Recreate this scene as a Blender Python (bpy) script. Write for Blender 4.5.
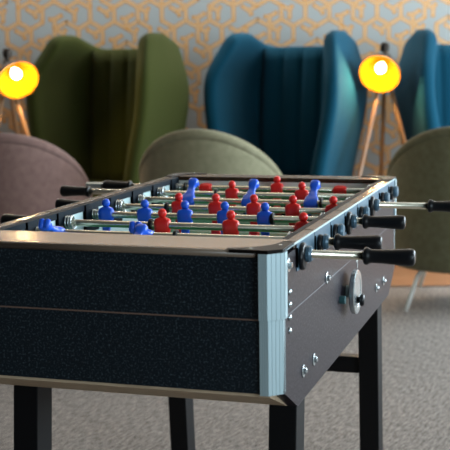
import bpy, bmesh, math, random
from mathutils import Vector, Matrix
random.seed(7)
for o in list(bpy.data.objects): bpy.data.objects.remove(o, do_unlink=True)
C = bpy.context.scene
COL = C.collection
PI = math.pi

# ------------------------------------------------------------ camera
TH = 0.855                         # height of the football table's top
CX, CY, CZ = 0.48944, -1.8978, 0.32568
YAW, PITCH, ROLL = -0.3004, -0.1408, -0.0140
cam_d = bpy.data.cameras.new('camera'); cam = bpy.data.objects.new('camera', cam_d); COL.objects.link(cam)
cp, sp = math.cos(PITCH), math.sin(PITCH)
fwd = Vector((0, cp, sp)); rt = Vector((1, 0, 0)); up = rt.cross(fwd)
cr, sr = math.cos(ROLL), math.sin(ROLL)
r2 = cr*rt + sr*up; u2 = -sr*rt + cr*up
M = Matrix((r2, u2, -fwd)).transposed().to_4x4()
M.translation = (0, 0, TH + CZ)
cam.matrix_world = M
cam_d.sensor_width = 36; cam_d.lens = 36*1147.1/450
cam_d.dof.use_dof = True; cam_d.dof.focus_distance = 2.4; cam_d.dof.aperture_fstop = 7
cam_d.clip_start = 0.05
C.camera = cam

# ------------------------------------------------------------ light
C.view_settings.view_transform = 'Standard'; C.view_settings.look = 'None'
C.view_settings.exposure = 0.12; C.view_settings.gamma = 1.0; C.view_settings.use_curve_mapping = False
w = bpy.data.worlds.new('world'); C.world = w; w.use_nodes = True
w.node_tree.nodes['Background'].inputs[0].default_value = (0.55, 0.75, 1.0, 1)
w.node_tree.nodes['Background'].inputs[1].default_value = 0.35
def area(name, loc, rot, sx, sy, energy, col):
    l = bpy.data.lights.new(name, 'AREA'); l.shape = 'RECTANGLE'; l.size = sx; l.size_y = sy
    l.energy = energy; l.color = col
    o = bpy.data.objects.new(name, l); COL.objects.link(o); o.location = loc; o.rotation_euler = rot
    return o
area('daylight_far_window', (3.92, 4.8, 1.55), (0, PI/2, 0), 1.7, 4.0, 350, (0.76, 0.91, 1.0))
area('daylight_near_window', (3.92, -2.0, 1.55), (0, PI/2, 0), 1.7, 2.6, 205, (0.72, 0.90, 1.0))
area('ceiling_light_wall', (0.2, 7.42, 2.72), (0, 0, 0), 7.0, 0.12, 120, (1.0, 0.97, 0.92))

area('ceiling_light_room', (0.0, 3.6, 2.75), (0, 0, 0), 2.5, 1.0, 10, (1.0, 0.86, 0.66))

# ------------------------------------------------------------ materials
def mat(name, col, rough=0.5, metal=0.0, spec=0.5, bump=None, var=None, coat=0, sheen=0, emit=None):
    m = bpy.data.materials.new(name); m.use_nodes = True
    nt = m.node_tree; b = nt.nodes['Principled BSDF']
    b.inputs['Base Color'].default_value = (*col, 1); b.inputs['Roughness'].default_value = rough
    b.inputs['Metallic'].default_value = metal; b.inputs['Specular IOR Level'].default_value = spec
    b.inputs['Coat Weight'].default_value = coat; b.inputs['Coat Roughness'].default_value = .15
    b.inputs['Sheen Weight'].default_value = sheen
    if emit:
        b.inputs['Emission Color'].default_value = (*emit[0], 1); b.inputs['Emission Strength'].default_value = emit[1]
    tc = nt.nodes.new('ShaderNodeTexCoord')
    if var:        # var = (scale, second colour, low, high, stretch)
        sc, c2, lo, hi, st = var
        mp = nt.nodes.new('ShaderNodeMapping'); mp.inputs['Scale'].default_value = st
        n = nt.nodes.new('ShaderNodeTexNoise'); n.inputs['Scale'].default_value = sc; n.inputs['Detail'].default_value = 4
        rp = nt.nodes.new('ShaderNodeValToRGB')
        rp.color_ramp.elements[0].position = lo; rp.color_ramp.elements[0].color = (*col, 1)
        rp.color_ramp.elements[1].position = hi; rp.color_ramp.elements[1].color = (*c2, 1)
        nt.links.new(tc.outputs['Object'], mp.inputs[0]); nt.links.new(mp.outputs[0], n.inputs['Vector'])
        nt.links.new(n.outputs['Fac'], rp.inputs[0]); nt.links.new(rp.outputs[0], b.inputs['Base Color'])
    if bump:
        n = nt.nodes.new('ShaderNodeTexNoise'); n.inputs['Scale'].default_value = bump[0]; n.inputs['Detail'].default_value = 3
        bp = nt.nodes.new('ShaderNodeBump'); bp.inputs['Strength'].default_value = bump[1]; bp.inputs['Distance'].default_value = .002
        nt.links.new(tc.outputs['Object'], n.inputs['Vector']); nt.links.new(n.outputs['Fac'], bp.inputs['Height'])
        nt.links.new(bp.outputs[0], b.inputs['Normal'])
    return m
ONE = (1, 1, 1)
laminate = mat('speckled_laminate', (0.005, 0.010, 0.015), .40, spec=.3, var=(250, (0.09, 0.125, 0.15), .52, .80, ONE), bump=(300, .15))
side_lam_sheen = mat('speckled_laminate_with_sheen', (0.008, 0.006, 0.011), .34, spec=.3, var=(200, (0.14, 0.115, 0.14), .49, .80, ONE), bump=(300, .15))  # side panels: purplish reflected sheen is put into the laminate's colour
alu = mat('anodised_aluminium', (0.52, 0.66, 0.70), .42, .35)
raw_wood = mat('raw_board', (0.62, 0.46, 0.31), .7, var=(30, (0.48, 0.34, 0.22), .4, .7, (1, 8, 8)))
rim_wood = mat('rim_wood', (0.17, 0.085, 0.038), .26, spec=.4, var=(14, (0.29, 0.16, 0.075), .35, .7, (1, 9, 9)), coat=.3)
rail_wood = mat('rail_wood', (0.028, 0.015, 0.007), .26, spec=.2, coat=0, var=(14, (0.06, 0.034, 0.02), .35, .7, (9, 1, 9)))
lip_m = mat('rim_edge', (0.17, 0.12, 0.085), .35)
cap_m = mat('corner_plastic', (0.006, 0.004, 0.003), .5, spec=.12)
black = mat('black_plastic', (0.004, 0.005, 0.007), .36, spec=.35)
gap_m = mat('joint_black', (0.002, 0.002, 0.002), 1, spec=0)
navy = mat('navy_plate', (0.006, 0.013, 0.022), .6, spec=.12)
plate_m = mat('blue_grey_plate', (0.07, 0.14, 0.20), .38, .2, var=(300, (0.12, 0.22, 0.30), .5, .8, ONE))
pale = mat('pale_wall_board', (0.66, 0.84, 0.86), .4)
white_m = mat('white_board', (0.80, 0.82, 0.78), .45)
green = mat('playing_field', (0.02, 0.20, 0.10), .35)
line_m = mat('field_line', (0.75, 0.75, 0.72), .4)
chrome = mat('chrome', (0.78, 0.74, 0.60), .27, 1.0)
steel = mat('steel', (0.62, 0.68, 0.70), .25, .9)
blue_p = mat('blue_player', (0.014, 0.12, 0.80), .30)
red_p = mat('red_player', (0.92, 0.022, 0.018), .30)
leg_m = mat('black_leg', (0.003, 0.003, 0.004), .5, spec=.25)
seam_m = mat('seam_trim', (0.20, 0.12, 0.09), .5)
seam_s = mat('seam_silver', (0.20, 0.20, 0.22), .4)
fab_mauve = mat('mauve_fabric', (0.17, 0.095, 0.082), .95, bump=(700, .6), sheen=.1, var=(35, (0.23, 0.135, 0.115), .3, .75, ONE))
fab_sage = mat('sage_fabric', (0.21, 0.195, 0.115), .95, bump=(700, .6), sheen=.1, var=(35, (0.27, 0.25, 0.155), .3, .75, ONE))
fab_olive = mat('olive_fabric', (0.115, 0.105, 0.052), .95, bump=(700, .6), sheen=.1, var=(35, (0.15, 0.15, 0.085), .3, .75, ONE))
fab_green = mat('green_fabric', (0.036, 0.043, 0.008), .95, spec=.15, bump=(600, .5), sheen=.03)
fab_teal = mat('teal_fabric', (0.0025, 0.052, 0.090), .95, spec=.15, bump=(600, .5), sheen=.03)
wood_leg = mat('oak_leg', (0.30, 0.15, 0.06), .45, var=(20, (0.22, 0.10, 0.04), .4, .7, (6, 6, 1)))
white_metal = mat('white_metal', (0.75, 0.76, 0.72), .4)
brass_out = mat('dark_bronze', (0.035, 0.025, 0.018), .4, .6)
shade_in = mat('gold_reflector', (0.17, 0.060, 0.0015), .9, 0, spec=0)
bulb_m = mat('bulb_glass', (1, .95, .8), .3, emit=((1, .88, .55), 14))

# ------------------------------------------------------------ helpers
def tag(o, label=None, cat=None, group=None, kind=None):
    if label: o['label'] = label
    if cat: o['category'] = cat
    if group: o['group'] = group
    if kind: o['kind'] = kind
    return o
def empty(name, loc, rz=0):
    o = bpy.data.objects.new(name, None); COL.objects.link(o); o.location = loc; o.rotation_euler = (0, 0, rz)
    o.empty_display_size = .1
    return o
def build(name, bm, m, parent=None, loc=None, smooth=False, bevel=0, sub=0, solid=0):
    bmesh.ops.recalc_face_normals(bm, faces=bm.faces)
    me = bpy.data.meshes.new(name); bm.to_mesh(me); bm.free()
    ms = m if isinstance(m, (list, tuple)) else [m]
    for x in ms: me.materials.append(x)
    o = bpy.data.objects.new(name, me); COL.objects.link(o)
    if parent: o.parent = parent
    if loc: o.location = loc
    if smooth:
        for p in me.polygons: p.use_smooth = True
    if solid:
        md = o.modifiers.new('s', 'SOLIDIFY'); md.thickness = solid; md.offset = 0
    if bevel:
        md = o.modifiers.new('b', 'BEVEL'); md.width = bevel; md.segments = 2; md.limit_method = 'ANGLE'
    if sub:
        md = o.modifiers.new('u', 'SUBSURF'); md.levels = sub; md.render_levels = sub
    return o
def BM(): return bmesh.new()
def bx(bm, a, b, mi=0):
    x0, y0, z0 = a; x1, y1, z1 = b
    v = [bm.verts.new(p) for p in ((x0,y0,z0),(x1,y0,z0),(x1,y1,z0),(x0,y1,z0),(x0,y0,z1),(x1,y0,z1),(x1,y1,z1),(x0,y1,z1))]
    for f in ((0,3,2,1),(4,5,6,7),(0,1,5,4),(1,2,6,5),(2,3,7,6),(3,0,4,7)):
        bm.faces.new([v[i] for i in f]).material_index = mi
    return bm
def prism(bm, pts, axis, a, b, mi=0):
    """polygon pts (2-d) extruded along axis from a to b"""
    def P(p, t):
        return {0: (t, p[0], p[1]), 1: (p[0], t, p[1]), 2: (p[0], p[1], t)}[axis]
    A = [bm.verts.new(P(p, a)) for p in pts]; B = [bm.verts.new(P(p, b)) for p in pts]
    fs = [bm.faces.new(A), bm.faces.new(B[::-1])]
    n = len(pts)
    for i in range(n): fs.append(bm.faces.new((A[i], B[i], B[(i+1) % n], A[(i+1) % n])))
    for f in fs: f.material_index = mi
    return bm
def frame(d):
    d = Vector(d).normalized(); a = Vector((0, 0, 1)) if abs(d.z) < .9 else Vector((1, 0, 0))
    u = d.cross(a).normalized(); return u, d.cross(u)
def rings(bm, rs, cap=True, mi=0):
    R = [[bm.verts.new(p) for p in r] for r in rs]; n = len(R[0]); fs = []
    for a, b in zip(R, R[1:]):
        for i in range(n): fs.append(bm.faces.new((a[i], a[(i+1) % n], b[(i+1) % n], b[i])))
    if cap: fs += [bm.faces.new(R[0][::-1]), bm.faces.new(R[-1])]
    for f in fs: f.material_index = mi
    return bm
def lathe(bm, o, d, prof, n=20, cap=True, mi=0):
    """prof = [(distance along d, radius)]"""
    o = Vector(o); d = Vector(d).normalized(); u, v = frame(d)
    rs = [[o + d*t + (u*math.cos(2*PI*i/n) + v*math.sin(2*PI*i/n))*max(r, 1e-4) for i in range(n)] for t, r in prof]
    return rings(bm, rs, cap, mi)
def tube(bm, pts, r, n=10, mi=0):
    pts = [Vector(p) for p in pts]; rs = []
    rad = r if isinstance(r, (list, tuple)) else [r]*len(pts)
    d0 = (pts[1]-pts[0]).normalized(); u, v = frame(d0)
    for k, p in enumerate(pts):
        d = (pts[min(k+1, len(pts)-1)] - pts[max(k-1, 0)]).normalized()
        u = (u - d*u.dot(d)).normalized(); v = d.cross(u)
        rs.append([p + (u*math.cos(2*PI*i/n) + v*math.sin(2*PI*i/n))*rad[k] for i in range(n)])
    return rings(bm, rs, True, mi)
def copy_obj(o, parent):
    c = o.copy(); COL.objects.link(c); c.parent = parent; return c

# ------------------------------------------------------------ the room
XL, XR, YN, YF, ZC = -4.0, 4.0, -4.0, 7.6, 2.8
carpet = bpy.data.materials.new('carpet'); carpet.use_nodes = True
nt = carpet.node_tree; b = nt.nodes['Principled BSDF']; b.inputs['Roughness'].default_value = 1; b.inputs['Specular IOR Level'].default_value = .1
tc = nt.nodes.new('ShaderNodeTexCoord'); mp = nt.nodes.new('ShaderNodeMapping'); mp.vector_type = 'TEXTURE'; mp.inputs['Scale'].default_value = (1/28, 1/110, 1); mp.inputs['Rotation'].default_value = (0, 0, math.radians(60))
n1 = nt.nodes.new('ShaderNodeTexNoise'); n1.inputs['Scale'].default_value = 1; n1.inputs['Detail'].default_value = 3
n2 = nt.nodes.new('ShaderNodeTexNoise'); n2.inputs['Scale'].default_value = 190
mx = nt.nodes.new('ShaderNodeMath'); mx.operation = 'ADD'
mm = nt.nodes.new('ShaderNodeMath'); mm.operation = 'MULTIPLY'; mm.inputs[1].default_value = .5
rp = nt.nodes.new('ShaderNodeValToRGB')
rp.color_ramp.elements[0].position = .33; rp.color_ramp.elements[0].color = (0.045, 0.038, 0.034, 1)
rp.color_ramp.elements[1].position = .66; rp.color_ramp.elements[1].color = (0.40, 0.35, 0.315, 1)
bp = nt.nodes.new('ShaderNodeBump'); bp.inputs['Strength'].default_value = .5; bp.inputs['Distance'].default_value = .004
L = nt.links.new
L(tc.outputs['Object'], mp.inputs[0]); L(mp.outputs[0], n1.inputs['Vector']); L(tc.outputs['Object'], n2.inputs['Vector'])
L(n1.outputs['Fac'], mx.inputs[0]); L(n2.outputs['Fac'], mx.inputs[1]); L(mx.outputs[0], mm.inputs[0]); L(mm.outputs[0], rp.inputs[0])
L(rp.outputs[0], b.inputs['Base Color']); L(mm.outputs[0], bp.inputs['Height']); L(bp.outputs[0], b.inputs['Normal'])
wood_floor = mat('wood_floor', (0.26, 0.11, 0.045), .45, var=(6, (0.36, 0.17, 0.075), .35, .7, (1, 9, 1)))
plaster = mat('plaster', (0.22, 0.21, 0.20), .9, bump=(40, .1))
dark_plaster = mat('dark_plaster', (0.10, 0.09, 0.085), .9, bump=(40, .1))
wp_base = mat('wallpaper_ground', (0.31, 0.33, 0.325), .8, bump=(200, .1))
wp_tan = mat('wallpaper_tan', (0.58, 0.42, 0.26), .7)
wp_gold = mat('wallpaper_gold', (0.52, 0.225, 0.035), .55)
glass = bpy.data.materials.new('window_glass'); glass.use_nodes = True
g = glass.node_tree.nodes['Principled BSDF']; g.inputs['Transmission Weight'].default_value = 1; g.inputs['Roughness'].default_value = 0; g.inputs['IOR'].default_value = 1.05

def struct(name, bm, m, **k): return tag(build(name, bm, m, **k), kind='structure')
YW = 5.92
struct('floor', bx(BM(), (XL, YN, -.1), (XR, YW, 0)), carpet)
struct('floor_wood', bx(BM(), (XL, YW, -.1), (XR, YF, -.002)), wood_floor)
struct('trim_1', bx(BM(), (XL, YW-.012, -.05), (XR, YW+.012, .004)), mat('floor_strip', (0.09, 0.05, 0.03), .5))
struct('ceiling', bx(BM(), (XL, YN, ZC), (XR, YF, ZC+.1)), plaster)
struct('wall_left', bx(BM(), (XL-.1, YN, 0), (XL, YF, ZC)), dark_plaster)
bm = BM()
for a, c in (((XR, YN, 0), (XR+.1, YF, .65)), ((XR, YN, 2.45), (XR+.1, YF, ZC)), ((XR, YN, .65), (XR+.1, -3.4, 2.45)), ((XR, -.6, .65), (XR+.1, 2.7, 2.45)), ((XR, 6.9, .65), (XR+.1, YF, 2.45))): bx(bm, a, c)
struct('wall_right', bm, plaster)
struct('wall_near', bx(BM(), (XL, YN-.1, 0), (XR, YN, ZC)), plaster)
def window(name, axis, pos, a0, a1, z0, z1, n):
    r = tag(empty(name, (pos, (a0+a1)/2, z0) if axis == 0 else ((a0+a1)/2, pos, z0)), kind='structure')
    f = BM(); gl = BM(); t = .05
    def q(bmx, u0, u1, w0, w1, d0, d1):
        u0 -= (a0+a1)/2; u1 -= (a0+a1)/2; w0 -= z0; w1 -= z0
        if axis == 0: bx(bmx, (d0, u0, w0), (d1, u1, w1))
        else: bx(bmx, (u0, d0, w0), (u1, d1, w1))
    q(f, a0, a1, z0, z0+t, -.03, .03); q(f, a0, a1, z1-t, z1, -.03, .03)
    for i in range(n+1):
        x = a0 + (a1-a0-t)*i/n; q(f, x, x+t, z0+t, z1-t, -.03, .03)
    q(gl, a0+t, a1-t, z0+t, z1-t, -.004, .004)
    build('window_frame', f, white_metal, r); build('window_pane', gl, glass, r)
window('window_1', 0, XR+.05, -3.4, -.6, .65, 2.45, 2)
window('window_2', 0, XR+.05, 2.7, 6.9, .65, 2.45, 4)

# wallpaper wall: ground, tan bands and gold outlines in one mesh
bm = BM(); bx(bm, (XL, YF, 0), (XR, YF+.1, ZC), 0)
def strip(x0, z0, x1, z1, wd, dep, mi, ext=0):
    d = Vector((x1-x0, 0, z1-z0)); l = d.length
    if l < 1e-6: return
    d /= l; nrm = Vector((-d.z, 0, d.x))*wd/2
    A = Vector((x0, 0, z0)) - d*ext; B = Vector((x1, 0, z1)) + d*ext
    y = YF - dep
    vs = [bm.verts.new((p.x, y, p.z)) for p in (A-nrm, B-nrm, B+nrm, A+nrm)]
    vb = [bm.verts.new((p.x, YF+.001, p.z)) for p in (A-nrm, B-nrm, B+nrm, A+nrm)]
    bm.faces.new(vs).material_index = mi
    for i in range(4): bm.faces.new((vs[i], vs[(i+1) % 4], vb[(i+1) % 4], vb[i])).material_index = mi
S = .090; HW = S*math.sqrt(3)
rnd = random.Random(3)
nb = [0]
def band(ax, az, bx_, bz, trim0=0, trim1=0, end=False):
    d = Vector((bx_-ax, 0, bz-az)); l = d.length; d /= l; nn = Vector((-d.z, 0, d.x))
    ax += d.x*trim0; az += d.z*trim0; bx_ -= d.x*trim1; bz -= d.z*trim1
    nb[0] += 1
    strip(ax, az, bx_, bz, .027, .0003 + .00004*(nb[0] % 9), 2, .008)
    strip(ax, az, bx_, bz, .010, .0009, 1, -.004)
row = 0; z = 0.15
while z < 2.75:
    x = -3.9 + (HW/2 if row % 2 else 0); k = 0
    while x < 3.9:
        V = [(x + S*math.cos(PI/2 + i*PI/3), z + S*math.sin(PI/2 + i*PI/3)) for i in range(6)]
        for i in (0, 1, 2):          # three edges per cell cover the lattice
            if (row*2 + k + i) % 8 != 0: band(*V[i], *V[i+1])
        j = (row + 2*k) % 3          # twig that grows in from one corner and hooks
        vx, vz = V[(2*j+1) % 6]; mx_, mz_ = x + (vx-x)*.30, z + (vz-z)*.30
        band(vx, vz, mx_, mz_, .012)
        a = math.atan2(vz-z, vx-x) + PI*.66
        band(mx_, mz_, mx_ + .052*math.cos(a), mz_ + .052*math.sin(a))
        a2 = math.atan2(vz-z, vx-x) - PI*.5
        band(mx_, mz_, mx_ + .030*math.cos(a2), mz_ + .030*math.sin(a2))
        x += HW; k += 1
    z += S*1.5; row += 1
struct('wall_back', bm, [wp_base, wp_tan, wp_gold])
struct('baseboard_back', bx(BM(), (XL, YF-.018, 0), (XR, YF-.003, .09)), mat('baseboard', (0.05, 0.035, 0.03), .5))

# ------------------------------------------------------------ high wing chairs
def wing_chair(name, loc, rz, fab, label):
    r = tag(empty(name, loc, rz), label, 'armchair', 'high-backed wing chairs along the wallpaper')
    # shell lofted over an open U in plan; faces -Y
    nu, nv = 36, 16
    def P(u, v):
        q = u*2-1; a = abs(q); sg = 1 if q > 0 else -1
        zz = .26 + 1.0*v
        bulge = math.exp(-((zz-.98)/(.22 if zz > .98 else .42))**2)       # widest two thirds up
        wb = .275 + .110*bulge
        dep = .36 + .16*(1 if zz < 1.0 else math.exp(-((zz-1.0)/.2)**2))
        if a < .36:
            x = (wb-.05)*a/.36; y = .30 - .012*(a/.36)**2
        elif a < .48:
            t = (a-.36)/.12*PI/2
            x = wb - .05 + .05*math.sin(t); y = .288 - .05*(1-math.cos(t))
        else:
            t = (a-.48)/.52
            x = wb + .02*t; y = .238 - (dep-.05)*t
        top = 1.275 + .085*min(1, max(0, (a-.36)/.34)) - .03*max(0, (a-.88)/.12)**2
        zz = .26 + (top-.26)*v
        return (sg*x, y + .06*v**1.5, zz)
    bm = BM(); G = [[bm.verts.new(P(i/nu, j/nv)) for i in range(nu+1)] for j in range(nv+1)]
    for j in range(nv):
        for i in range(nu): bm.faces.new((G[j][i], G[j][i+1], G[j+1][i+1], G[j+1][i]))
    build('shell', bm, fab, r, smooth=True, solid=.085, sub=1)
    # inner back upholstery with vertical channels
    bm = BM(); nx = 24
    G = []
    for j in range(11):
        v = j/10; rw = []
        for i in range(nx+1):
            t = i/nx*2-1; c = abs(((i/nx*4) % 1)-.5)*2
            rw.append(bm.verts.new((t*.262, .228 + .06*v**1.5 + .018*c**6, .45 + (1.262-.45)*v)))
        G.append(rw)
    for j in range(10):
        for i in range(nx): bm.faces.new((G[j][i], G[j][i+1], G[j+1][i+1], G[j+1][i]))
    build('back_cushion', bm, fab, r, smooth=True, solid=.06)
    bm = BM(); bx(bm, (-.29, -.22, .34), (.29, .19, .47)); build('seat_cushion', bm, fab, r, bevel=.035, smooth=True)
    bm = BM(); bx(bm, (-.30, -.18, .24), (.30, .22, .34)); build('seat_frame', bm, fab, r, bevel=.02)
    for sx in (-1, 1):
        for y in (-.15, .20):
            build('leg', tube(BM(), [(sx*.24, y, .25), (sx*.29, y*1.25, 0)], [.02, .012]), wood_leg, r)
    return r
wing_chair('wing_chair', (-.715, 6.84, 0), math.radians(-31), fab_green, 'green high-backed wing chair with a dark channelled inner back')
wing_chair('wing_chair', (.350, 6.84, 0), math.radians(-31), fab_teal, 'teal wing chair in the middle, its outer wing lit by the lamp beside it')
wing_chair('wing_chair', (1.51, 6.80, 0), math.radians(14), fab_teal, 'teal wing chair cut off by the right edge, right of the lamp')

# ------------------------------------------------------------ tub chairs, backs to the camera
def tub_chair(loc, rz, fab, label, R=.345, top=.86):
    r = tag(empty('tub_chair', loc, rz), label, 'chair', 'rounded tub chairs behind the football table')
    nu, nv = 48, 14; A = math.radians(122)
    bm = BM(); G = []
    for j in range(nv+1):
        v = j/nv; rw = []
        for i in range(nu+1):
            a = (i/nu*2-1)*A; ca = math.cos(a)
            zt = top - .30*(1-max(ca, 0)) - .06*max(0, -ca)
            zb = .20
            zz = zb + (zt-zb)*v
            rr = R*(.93 + .07*math.sin(min(1, v*1.4)*PI/2)) 
            x = rr*math.sin(a); y = -rr*ca*1.0 if ca > 0 else -rr*ca*1.1
            y -= .05*v*max(ca, 0)
            rw.append(bm.verts.new((x, y, zz)))
        G.append(rw)
    for j in range(nv):
        for i in range(nu): bm.faces.new((G[j][i], G[j][i+1], G[j+1][i+1], G[j+1][i]))
    build('shell', bm, fab, r, smooth=True, solid=.045, sub=1)
    bm = BM(); path = []
    for i in range(nu+1):
        a = (i/nu*2-1)*A; ca = math.cos(a); rr = R
        path.append((rr*math.sin(a)*1.0, (-rr*ca if ca > 0 else -rr*ca*1.1) - .05*max(ca, 0), top - .30*(1-max(ca, 0)) - .06*max(0, -ca) + .002))
    build('piping', tube(bm, path, .0265, 10), fab, r, smooth=True)
    bm = BM(); lathe(bm, (0, .03, .19), (0, 0, 1), [(0, .27), (.02, .30), (.20, .30), (.235, .285), (.25, .2)], 32)
    build('seat', bm, fab, r, smooth=True)
    for sx in (-1, 1):
        pts = [(sx*.25, -.30, .012), (sx*.20, -.245, .17), (sx*.18, -.22, .205), (sx*.15, -.16, .215), (sx*.15, .16, .215), (sx*.18, .22, .205), (sx*.20, .245, .17), (sx*.25, .30, .012)]
        build('leg_frame', tube(BM(), pts, .011, 10), white_metal, r, smooth=True)
    return r
tub_chair((-1.01, 5.45, 0), math.radians(4), fab_mauve, 'mauve tub chair at the left edge, behind the black handles', R=.35)
tub_chair((-.045, 5.5, 0), math.radians(-12), fab_sage, 'sage grey-green tub chair in the middle, behind the table end', R=.335, top=.862)
tub_chair((1.165, 5.5, 0), math.radians(-16), fab_olive, 'olive tub chair at the right edge with white metal legs showing', R=.355, top=.86)

# ------------------------------------------------------------ tripod lamps
def tripod_lamp(loc, head, aim, label, knob):
    r = tag(empty('tripod_lamp', loc), label, 'floor lamp', 'tripod lamps between the wing chairs')
    kx = .05 if aim[0] < 0 else -.085
    hub = Vector((kx, .125, head + .01))
    for k, (dx, dy) in enumerate(((-.17, -.12), (.19, -.10), (.02, .20))):
        build('leg', tube(BM(), [hub + Vector((dx*.06, dy*.06, 0)), (kx*.3 + dx*1.6, dy*1.6, 0)], [.012, .014], 8), wood_leg, r)
    build('hub', lathe(BM(), hub - Vector((0, 0, .03)), (0, 0, 1), [(0, .018), (.04, .020), (.05, .010), (.145, .009), (.15, .024), (.185, .027), (.20, .020), (.205, .004)], 16), brass_out, r)
    d = Vector(aim).normalized(); c = Vector((0, -.02, head))
    prof = []
    Rr = .104
    for i in range(13):
        a = i/12*PI/2*.98
        prof.append((-Rr*.95*math.cos(a) , Rr*math.sin(a) + .012))
    bm = BM(); lathe(bm, c, d, prof, 36, cap=False, mi=0)
    o = build('lamp_shade', bm, [brass_out, shade_in], r, smooth=True)
    md = o.modifiers.new('s', 'SOLIDIFY'); md.thickness = .004; md.offset = 1; md.material_offset = 1
    if knob:
        kb = BM(); lathe(kb, c - d*(Rr*.95 - .005), -d, [(0, .02), (.05, .014), (.10, .024), (.135, .024), (.14, .01)], 16)
        build('socket_cap', kb, brass_out, r, smooth=True)
    bc = c - d*.055 + Vector((0, 0, .018))
    bb = BM(); lathe(bb, bc - d*.045, d, [(0, .012), (.02, .016), (.04, .026), (.06, .030), (.075, .026), (.085, .012), (.088, .001)], 18)
    build('bulb', bb, bulb_m, r, smooth=True)
    l = bpy.data.lights.new('lamp_glow', 'POINT'); l.energy = 12; l.color = (1, .70, .34); l.shadow_soft_size = .03
    lo = bpy.data.objects.new('lamp_glow', l); COL.objects.link(lo); lo.parent = r; lo.location = c + d*.004
    return o
tripod_lamp((.89, 6.60, 0), 1.10, (-.36, -1, -.52), 'tripod lamp with a glowing yellow bowl between the two teal wing chairs', True)
tripod_lamp((-1.145, 6.5, 0), 1.095, (.55, -1, -.62), 'tripod lamp with a glowing bowl at the left edge beside the green wing chair', True)

# ------------------------------------------------------------ football table
W = .6547; LN = 1.319; SP = .15; M1 = .1584; ZR = -.029
ct, st = math.cos(YAW), math.sin(YAW)
root = empty('football_table', (-(ct*CX - st*CY), -(st*CX + ct*CY), 0), YAW)
tag(root, 'black speckled table football table with red and blue players on chrome rods', 'football table')
T0 = (0, 0, TH)
def part(name, bm, m, parent=None, **k):
    k.setdefault('loc', T0); return build(name, bm, m, parent or root, **k)
RW = .021; HP = .258; HS = .124; HB = .314; TT = .012
NB, FB = .140, LN-.085              # inner edges of the near and far rims
# end panels, upper and lower
for y0, y1, nm in ((.004, .022, 'end_panel'), (LN-.022, LN-.004, 'end_panel')):
    part(nm, bx(BM(), (-W+.034, y0, -HS+.0015), (-.034, y1, -TT-.001)), laminate)
    part(nm, bx(BM(), (-W+.034, y0, -HP), (-.034, y1, -HS-.0015)), laminate)
    part('seam_strip', bx(BM(), (-W+.034, y0+(-.0012 if y0 < 1 else .001), -HS-.0012), (-.034, y1+(.001 if y0 < 1 else .0012), -HS+.0012)), seam_m)
# side panels with chamfered lower corners
def side_poly(z_top, z_bot):
    if z_bot > -HP: return [(.03, z_top), (LN-.03, z_top), (LN-.03, z_bot), (.03, z_bot)]
    return [(.028, z_top), (LN-.028, z_top), (LN-.022, -HP), (LN-.127, -HB), (.127, -HB), (.022, -HP)]
for x0, x1 in ((-.020, 0), (-W, -W+.020)):
    part('side_panel', prism(BM(), side_poly(-TT-.001, -HS+.0008), 0, x0, x1), side_lam_sheen)
    part('side_panel', prism(BM(), side_poly(-HS-.0008, -HP), 0, x0, x1), side_lam_sheen)
    part('seam_strip', bx(BM(), (x0-.0003, .035, -HS-.0008), (x1+.0003, LN-.035, -HS+.0008)), seam_s)
# raw boards under the cabinet
bm = BM(); prism(bm, [(.006, -HP-.001), (.022, -HP-.001), (.127, -HB+.003), (LN-.127, -HB+.003), (LN-.022, -HP-.001), (LN-.006, -HP-.001),
     (LN-.006, -HP-.006), (LN-.125, -HB), (.125, -HB), (.006, -HP-.006)], 0, -W+.021, -.021)
part('bottom_board', bm, raw_wood)
# corner profiles: chamfered and grooved, the upper section stands a little proud
def profile(sx, sy):
    out = []
    for z0, z1, g in ((-HS+.0005, -.0048, .004), (-HP-.002, -HS-.0005, .0)):
        pts = []
        f = .022; c = .026
        # along the front facet, the chamfer and the side facet, with small grooves
        line = [(-.038, -g), (-f, -g), (g, c*.85), (g, .038)]
        for a, b_ in zip(line, line[1:]):
            n = 4 if a[0] != a[1] and b_[0]-a[0] > .015 else 2
            d = (b_[0]-a[0], b_[1]-a[1]); l = math.hypot(*d); nx_, ny_ = -d[1]/l, d[0]/l
            for i in range(n):
                for t, dd in ((i/n, 0), ((i+.78)/n, 0), ((i+.83)/n, .0006), ((i+.94)/n, .0006)):
                    pts.append((a[0]+d[0]*t + nx_*dd, a[1]+d[1]*t + ny_*dd))
        pts += [(g, .038), (-.006, .038), (-.006, .026), (-f, .008), (-.038, .008)]
        Q = []
        for x, y in pts:
            X = x if sx > 0 else -W - x
            Y = y if sy < 0 else LN - y
            Q.append((X, Y))
        bm = BM(); prism(bm, Q, 2, z0, z1); o = part('corner_profile', bm, alu)
for sx in (1, -1):
    for sy in (-1, 1): profile(sx, sy)
# rims across the ends
def rim(y0, y1, m=None):
    o = part('end_rim', bx(BM(), (-W+RW, y0, -TT), (-RW, y1, 0)), m or rim_wood, bevel=.002)
rim(.010, NB); rim(FB, LN-.010, rail_wood)  # far rim in darker wood: its dark reflection is put into the colour
part('rim_edge', lathe(BM(), (-W+.045, .006, -.0065), (1, 0, 0), [(0, .0065), (W-.09, .0065)], 14), lip_m, smooth=True)
part('rim_edge', lathe(BM(), (-W+.045, LN-.006, -.0065), (1, 0, 0), [(0, .0065), (W-.09, .0065)], 14), lip_m, smooth=True)
part('goal_board', bx(BM(), (-W+RW, NB-.016, -.125), (-RW, NB-.002, -TT-.0005)), white_m)
bm = BM(); bx(bm, (-W+RW, FB+.002, -.125), (-.43, FB+.016, -TT-.0005)); bx(bm, (-.225, FB+.002, -.125), (-RW, FB+.016, -TT-.0005)); bx(bm, (-.43, FB+.002, -.034), (-.225, FB+.016, -TT-.0005))
part('goal_board', bm, white_m)
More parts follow.
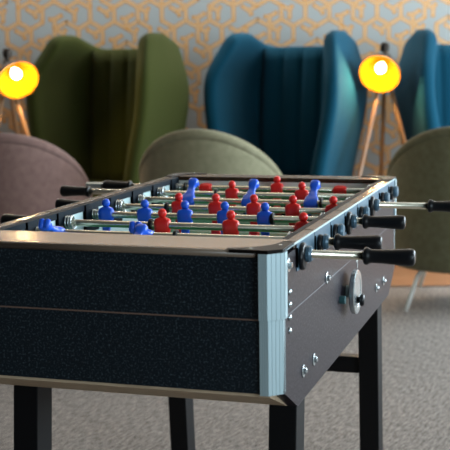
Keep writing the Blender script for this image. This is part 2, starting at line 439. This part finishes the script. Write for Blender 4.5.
bm = BM(); bx(bm, (-.43, FB+.05, -.125), (-.225, FB+.052, -.034)); part('goal_pocket', bm, gap_m)
# top rails in sections along both sides; black joints between
edges = [.098] + [M1 + k*SP - .040 for k in range(8)] + [LN-.075]
for x0, x1 in ((-RW, 0), (-W, -W+RW)):
    es = [edges[0]] + edges[1:]
    for a, b_ in zip(es, es[1:]):
        if b_-a < .02: continue
        part('top_rail', bx(BM(), (x0, a+.0028, -TT), (x1, b_-.0028, 0)), rail_wood, bevel=.0015)
    for e in edges: part('rail_joint', bx(BM(), (x0+.001, e-.0028, -TT), (x1-.001, e+.0028, -.005)), gap_m)
    xe = 0 if x1 == 0 else -W
    s = 1 if x1 == 0 else -1
    bm = BM(); bx(bm, (min(xe, xe+s*.002), .03, -.004), (max(xe, xe+s*.002), LN-.03, -.0008)); part('rail_edging', bm, alu)
# corner caps: curved black plastic over each corner
def cap(sx, sy):
    pts = [(-.020, -.006), (0.002, .016), (.002, .098), (-RW, .110)]
    n = 8
    for i in range(1, n): # concave inner curve towards the rim
        t = i/n; a = PI/2*t
        pts.append((-RW - .075*(1-math.cos(a)) , .110 - .093*math.sin(a)))
    pts += [(-RW-.078, .012), (-RW-.070, -.003)]
    Q = [((x if sx > 0 else -W-x), (y if sy < 0 else LN-y)) for x, y in pts]
    return Q
for sx in (1, -1):
    for sy in (-1, 1):
        bm = BM(); prism(bm, cap(sx, sy), 2, -.0045, .0022)
        c = part('corner_cap', bm, cap_m, bevel=.0012)
        X = lambda x: x if sx > 0 else -W-x
        Y = lambda y: y if sy < 0 else LN-y
        for x, y in ((-.055, .012), (-.014, .060)):
            build('screw', lathe(BM(), (X(x), Y(y), .0022-.0005), (0, 0, 1), [(0, .004), (.001, .004), (.0016, .002)], 12), steel, c)
# inner walls, plates and field
ZF = -.108
for s, x0, x1 in ((1, -.032, -.0215), (-1, -W+.0215, -W+.032)):
    part('inner_wall', bx(BM(), (x0, NB-.01, -.125), (x1, FB+.01, -.017)), pale)
    xi = x0 if s > 0 else x1
    bm = BM()
    xo = -RW-.0005 if s > 0 else -W+RW+.0005
    bx(bm, (min(xo, xi-s*.004), NB, -.0165), (max(xo, xi-s*.004), FB, -.002))
    for k in range(8):
        y = M1 + k*SP
        a, b_ = max(y-.040, NB+.001), min(y+.036, FB-.001)
        bx(bm, (min(xi, xi-s*.005), a, -.070), (max(xi, xi-s*.005), b_, -TT-.002))
    part('bearing_plate', bm, navy)
    for k in range(1, 8):
        bm = BM(); y = M1 + k*SP - .042; bx(bm, (min(xi, xi-s*.006), y-.0028, -.072), (max(xi, xi-s*.006), y+.0028, -.003))
        part('plate_joint', bm, gap_m)
part('playing_field', bx(BM(), (-W+.032, NB, ZF-.01), (-.032, FB, ZF)), green)
bm = BM(); ym = (NB+FB)/2
bx(bm, (-W+.04, ym-.002, ZF), (-.04, ym+.002, ZF+.0006))
for y0, s in ((NB, 1), (FB, -1)):
    a, b_ = sorted((y0, y0+s*.16)); bx(bm, (-.47, a, ZF), (-.466, b_, ZF+.0006)); bx(bm, (-.19, a, ZF), (-.186, b_, ZF+.0006))
    a, b_ = sorted((y0+s*.156, y0+s*.16)); bx(bm, (-.466, a, ZF), (-.19, b_, ZF+.0006))
for i in range(36):
    a0, a1 = 2*PI*i/36, 2*PI*(i+1)/36
    P = [(-W/2 + r_*math.cos(a), ym + r_*math.sin(a)) for r_, a in ((.085, a0), (.089, a0), (.089, a1), (.085, a1))]
    prism(bm, P, 2, ZF, ZF+.0006)
part('field_line', bm, line_m)

# plates and bearings on the outside
for s in (1, -1):
    xe = 0 if s > 0 else -W
    for k in range(8):
        y = M1 + k*SP
        bm = BM(); a, b_ = sorted((xe, xe + s*.0016))
        y1 = y + SP - .044 if k < 7 else LN-.045
        bx(bm, (a, y-.038, -.056), (b_, y1, -.0045))
        part('outer_plate', bm, plate_m)
        bm = BM(); a, b_ = sorted((xe, xe + s*.004)); bx(bm, (a, y-.0415, -.048), (b_, y-.0385, -TT))
        part('plate_joint', bm, gap_m)
        big = (k in (0, 3, 5)) if s > 0 else (k in (2, 4, 6, 7))
        R_ = .026 if big else .019
        bm = BM(); lathe(bm, (xe + s*.0016, y-.004, ZR-.004), (s, 0, 0), [(0, R_), (.005, R_), (.008, R_*.9), (.010, R_*.55)], 24)
        o = part('bearing', bm, black, smooth=False, bevel=.001)
        bm = BM(); lathe(bm, (xe + s*.0116, y, ZR), (s, 0, 0), [(0, .0155), (.006, .0155), (.010, .0125), (.0105, .0085)], 20)
        build('bearing_nut', bm, plate_m, o)
# bolts, washers and the dial on the side panels
def bolt(y, z, r=.0065, s=1):
    xe = 0 if s > 0 else -W
    return lathe(BM(), (xe, y, z), (s, 0, 0), [(0, r), (.002, r*.95), (.004, r*.6), (.005, r*.1)], 14)
for z in (-.083, -.106, -.130, -.154):
    part('dome_bolt', bolt(.064, z), steel, smooth=True)
def washer(y, z):
    o = part('washer', lathe(BM(), (0, y, z), (1, 0, 0), [(0, .0125), (.002, .0125), (.0025, .011), (.0025, .006)], 20), steel)
    build('bolt_head', lathe(BM(), (.0025, y, z), (1, 0, 0), [(0, .0065), (.004, .0062), (.0055, .004)], 6), steel, o)
for y, z in ((.170, -.257), (.261, -.258), (.384, -.117), (.989, -.255), (1.099, -.257), (.058, -.034), (1.27, -.05)): washer(y, z)
cy, cz = .598, -.187
d = part('dial', lathe(BM(), (.014, cy, cz), (1, 0, 0), [(0, .047), (.002, .050), (.010, .050), (.012, .048), (.0122, .036), (.0112, .035), (.0112, .02)], 40), steel, smooth=False)
build('dial_hub', lathe(BM(), (.0, cy, cz), (1, 0, 0), [(0, .014), (.014, .014)], 20), alu, d)
bm = BM(); lathe(bm, (.0112, cy+.006, cz+.026), (1, 0, 0), [(0, .009), (.002, .009), (.002, .004)], 16); lathe(bm, (.0112, cy+.004, cz+.008), (1, 0, 0), [(0, .009), (.002, .009), (.002, .004)], 16)
build('dial_ring', bm, steel, d)
bm = BM(); lathe(bm, (.012, cy, cz-.018), (1, 0, 0), [(0, .0075), (.018, .0075), (.019, .013), (.024, .0145), (.028, .012), (.029, .004)], 20)
build('dial_knob', bm, black, d, smooth=True)
part('dial_stop', lathe(BM(), (.0, cy-.075, cz-.004), (1, 0, 0), [(0, .009), (.012, .009)], 14), mat('teal_stop', (.03, .10, .11), .4))
# small numeral 1 above the dial
def glyph(name, bm, pts):
    for a, b_ in zip(pts, pts[1:]): tube(bm, [a, b_], .0013, 6)
bm = BM(); glyph('n', bm, [(.0006, .712, -.140), (.0006, .724, -.133), (.0006, .724, -.156)])
part('numeral', bm, line_m)

# rods with figures
def figure_mesh(m):
    bm = BM(); secs = [(-.070, .011, .011), (-.064, .0125, .0115), (-.054, .012, .010), (-.050, .0085, .0065), (-.034, .0095, .0065), (-.022, .0125, .008), (-.018, .0145, .010),
            (-.014, .017, .0115), (-.002, .0185, .0125), (.008, .0190, .0115), (.0145, .0165, .0095), (.0175, .009, .007), (.0195, .0055, .0055)]
    n = 20; rs = []
    for z, a, b_ in secs:
        r = []
        for i in range(n):
            t = 2*PI*i/n; c, s = math.cos(t), math.sin(t)
            r.append((a*math.copysign(abs(c)**.6, c), b_*math.copysign(abs(s)**.6, s), z))
        rs.append(r)
    for i in range(9):
        a = -PI/2*.62 + (PI/2*.62 + PI/2)*i/8
        rr = .0098*math.cos(a)+1e-4; zz = .0275 + .0105*math.sin(a)
        rs.append([(rr*math.cos(2*PI*j/n), rr*math.sin(2*PI*j/n), zz) for j in range(n)])
    rings(bm, rs)
    for sx in (-1, 1):      # two boots
        lathe(bm, (sx*.0065, -.004, -.066), (0, 1, 0), [(-.010, .003), (-.008, .0062), (.009, .0065), (.013, .003)], 12)
    bmesh.ops.recalc_face_normals(bm, faces=bm.faces)
    me = bpy.data.meshes.new('player_figure'); bm.to_mesh(me); bm.free(); me.materials.append(m)
    for p in me.polygons: p.use_smooth = True
    return me
fig_blue, fig_red = figure_mesh(blue_p), figure_mesh(red_p)
def add_mesh(name, me, parent, loc, rx=0):
    o = bpy.data.objects.new(name, me); COL.objects.link(o); o.parent = parent; o.location = loc; o.rotation_euler = (rx, 0, 0); return o
def bumper(parent, x):
    build('bumper', lathe(BM(), (x-.004, 0, 0), (1, 0, 0), [(0, .013), (.001, .0145), (.007, .0145), (.008, .013)], 20), black, parent)
def spring(parent, x, r, n, s):
    pts = []
    for i in range(n*12+1):
        a = 2*PI*i/12; pts.append((x + s*(.020*i/(n*12)), r*math.cos(a), r*math.sin(a)))
    build('spring', tube(BM(), pts, .0024, 6), steel, parent, smooth=True)
def handle(parent, x0, s, ln=.094):
    bm = BM(); lathe(bm, (x0, 0, 0), (s, 0, 0), [(0, .009), (.0003, .0135), (.002, .0158), (.005, .0166), (.0085, .0158), (.011, .0138), (.015, .0126), (.035, .0130), (.065, .0150), (ln-.012, .0162), (ln-.004, .0155), (ln-.001, .0125), (ln, .010), (ln, .0005)], 24)
    o = build('handle', bm, black, parent, smooth=True)
    bm = BM()
    for t in (.030, .042, ln-.014): lathe(bm, (x0+s*t, 0, 0), (s, 0, 0), [(0, .0125 + .0035*t/ln + .0008), (.0012, .0125 + .0035*t/ln + .0008)], 20)
FW = {  # rod: (colour, figure x positions, tilt, rod ends, handle start and side)
 1: ('b', [-.34], 2.0, (-.70, .122), (.118, 1)),
 2: ('b', [-.568, -.366], -1.95, (-.72, .04), (.033, 1)),
 3: ('r', [-.385, -.227, -.066], 0, (-.71, .02), (-.690, -1)),
 4: ('b', [-.583, -.484, -.384, -.287, -.191], 0, (-.72, .04), (.035, 1)),
 5: ('r', [-.452, -.356, -.259, -.162, -.064], 0, (-.71, .02), (-.695, -1)),
 6: ('b', [-.480, -.315, -.152], 2.30, (-.70, .145), (.141, 1)),
 7: ('r', [-.405, -.211], 0, (-.83, .02), (-.823, -1)),
 8: ('r', [-.318], 0, (-.77, .02), (-.757, -1)),
}
BUMP = {1: [-.45, -.23], 2: [-.56, -.30], 3: [-.412], 4: [-.173], 5: [-.483], 6: [-.507, -.125], 7: [-.450, -.17], 8: [-.590]}
for k, (c, xs, tilt, (xa, xb), (hx, hs)) in FW.items():
    bm = BM(); lathe(bm, (xa, 0, 0), (1, 0, 0), [(0, .0068), (.001, .0078), (xb-xa, .0078)], 18)
    rod = build('rod', bm, chrome, root, loc=(0, M1+(k-1)*SP, TH+ZR), smooth=True)
    for x in xs:
        f = add_mesh('player_figure', fig_blue if c == 'b' else fig_red, rod, (x, 0, 0), tilt)
        f['label'] = 'blue player figure' if c == 'b' else 'red player figure'
    if k == 8:
        for x in (-.528, -.138):
            o = build('keeper_block', lathe(BM(), (x-.019, 0, -.002), (1, 0, 0), [(0, .009), (.003, .0130), (.012, .0155), (.028, .0155), (.035, .0130), (.038, .009)], 20), red_p, rod, smooth=True)
            o['label'] = 'red rounded block'
    for x in BUMP[k]: bumper(rod, x)
    big = k in (3, 5, 7)
    spring(rod, -W+.037, (.0145 if big else .0100), 3 if big else 3, 1)
    spring(rod, -.044, .0105 if big else .015, 3, -1)
    handle(rod, hx, hs, .094 if hs > 0 else .088)
# the far left rod runs on through its handle
build('end_sleeve', lathe(BM(), (-.900, 0, 0), (1, 0, 0), [(0, .008), (.002, .0105), (.050, .0105), (.052, .008)], 18), steel, [o for o in root.children if o.name.startswith('rod')][-1], smooth=False)
# legs and crossbars
def leg(x, y0, y1):
    bm = BM(); a = .027; b_ = .034
    rings(bm, [[(x-a, y1-b_, -TH+.012), (x+a, y1-b_, -TH+.012), (x+a, y1+b_, -TH+.012), (x-a, y1+b_, -TH+.012)],
               [(x-a, y0-b_, -HB+.03), (x+a, y0-b_, -HB+.03), (x+a, y0+b_, -HB+.03), (x-a, y0+b_, -HB+.03)]])
    o = part('leg', bm, leg_m, bevel=.002)
    build('foot', bx(BM(), (x-a-.001, y1-b_-.001, -TH), (x+a+.001, y1+b_+.001, -TH+.012)), black, o)
for x in (-.0295, -W+.090): leg(x, .165, .118)
for x in (-.0455, -W+.0455): leg(x, LN-.165, LN-.118)
for y in (.15, LN-.15):
    part('crossbar', bx(BM(), (-W+.069, y-.018, -.530), (-.069, y+.018, -.484)), leg_m, bevel=.002)
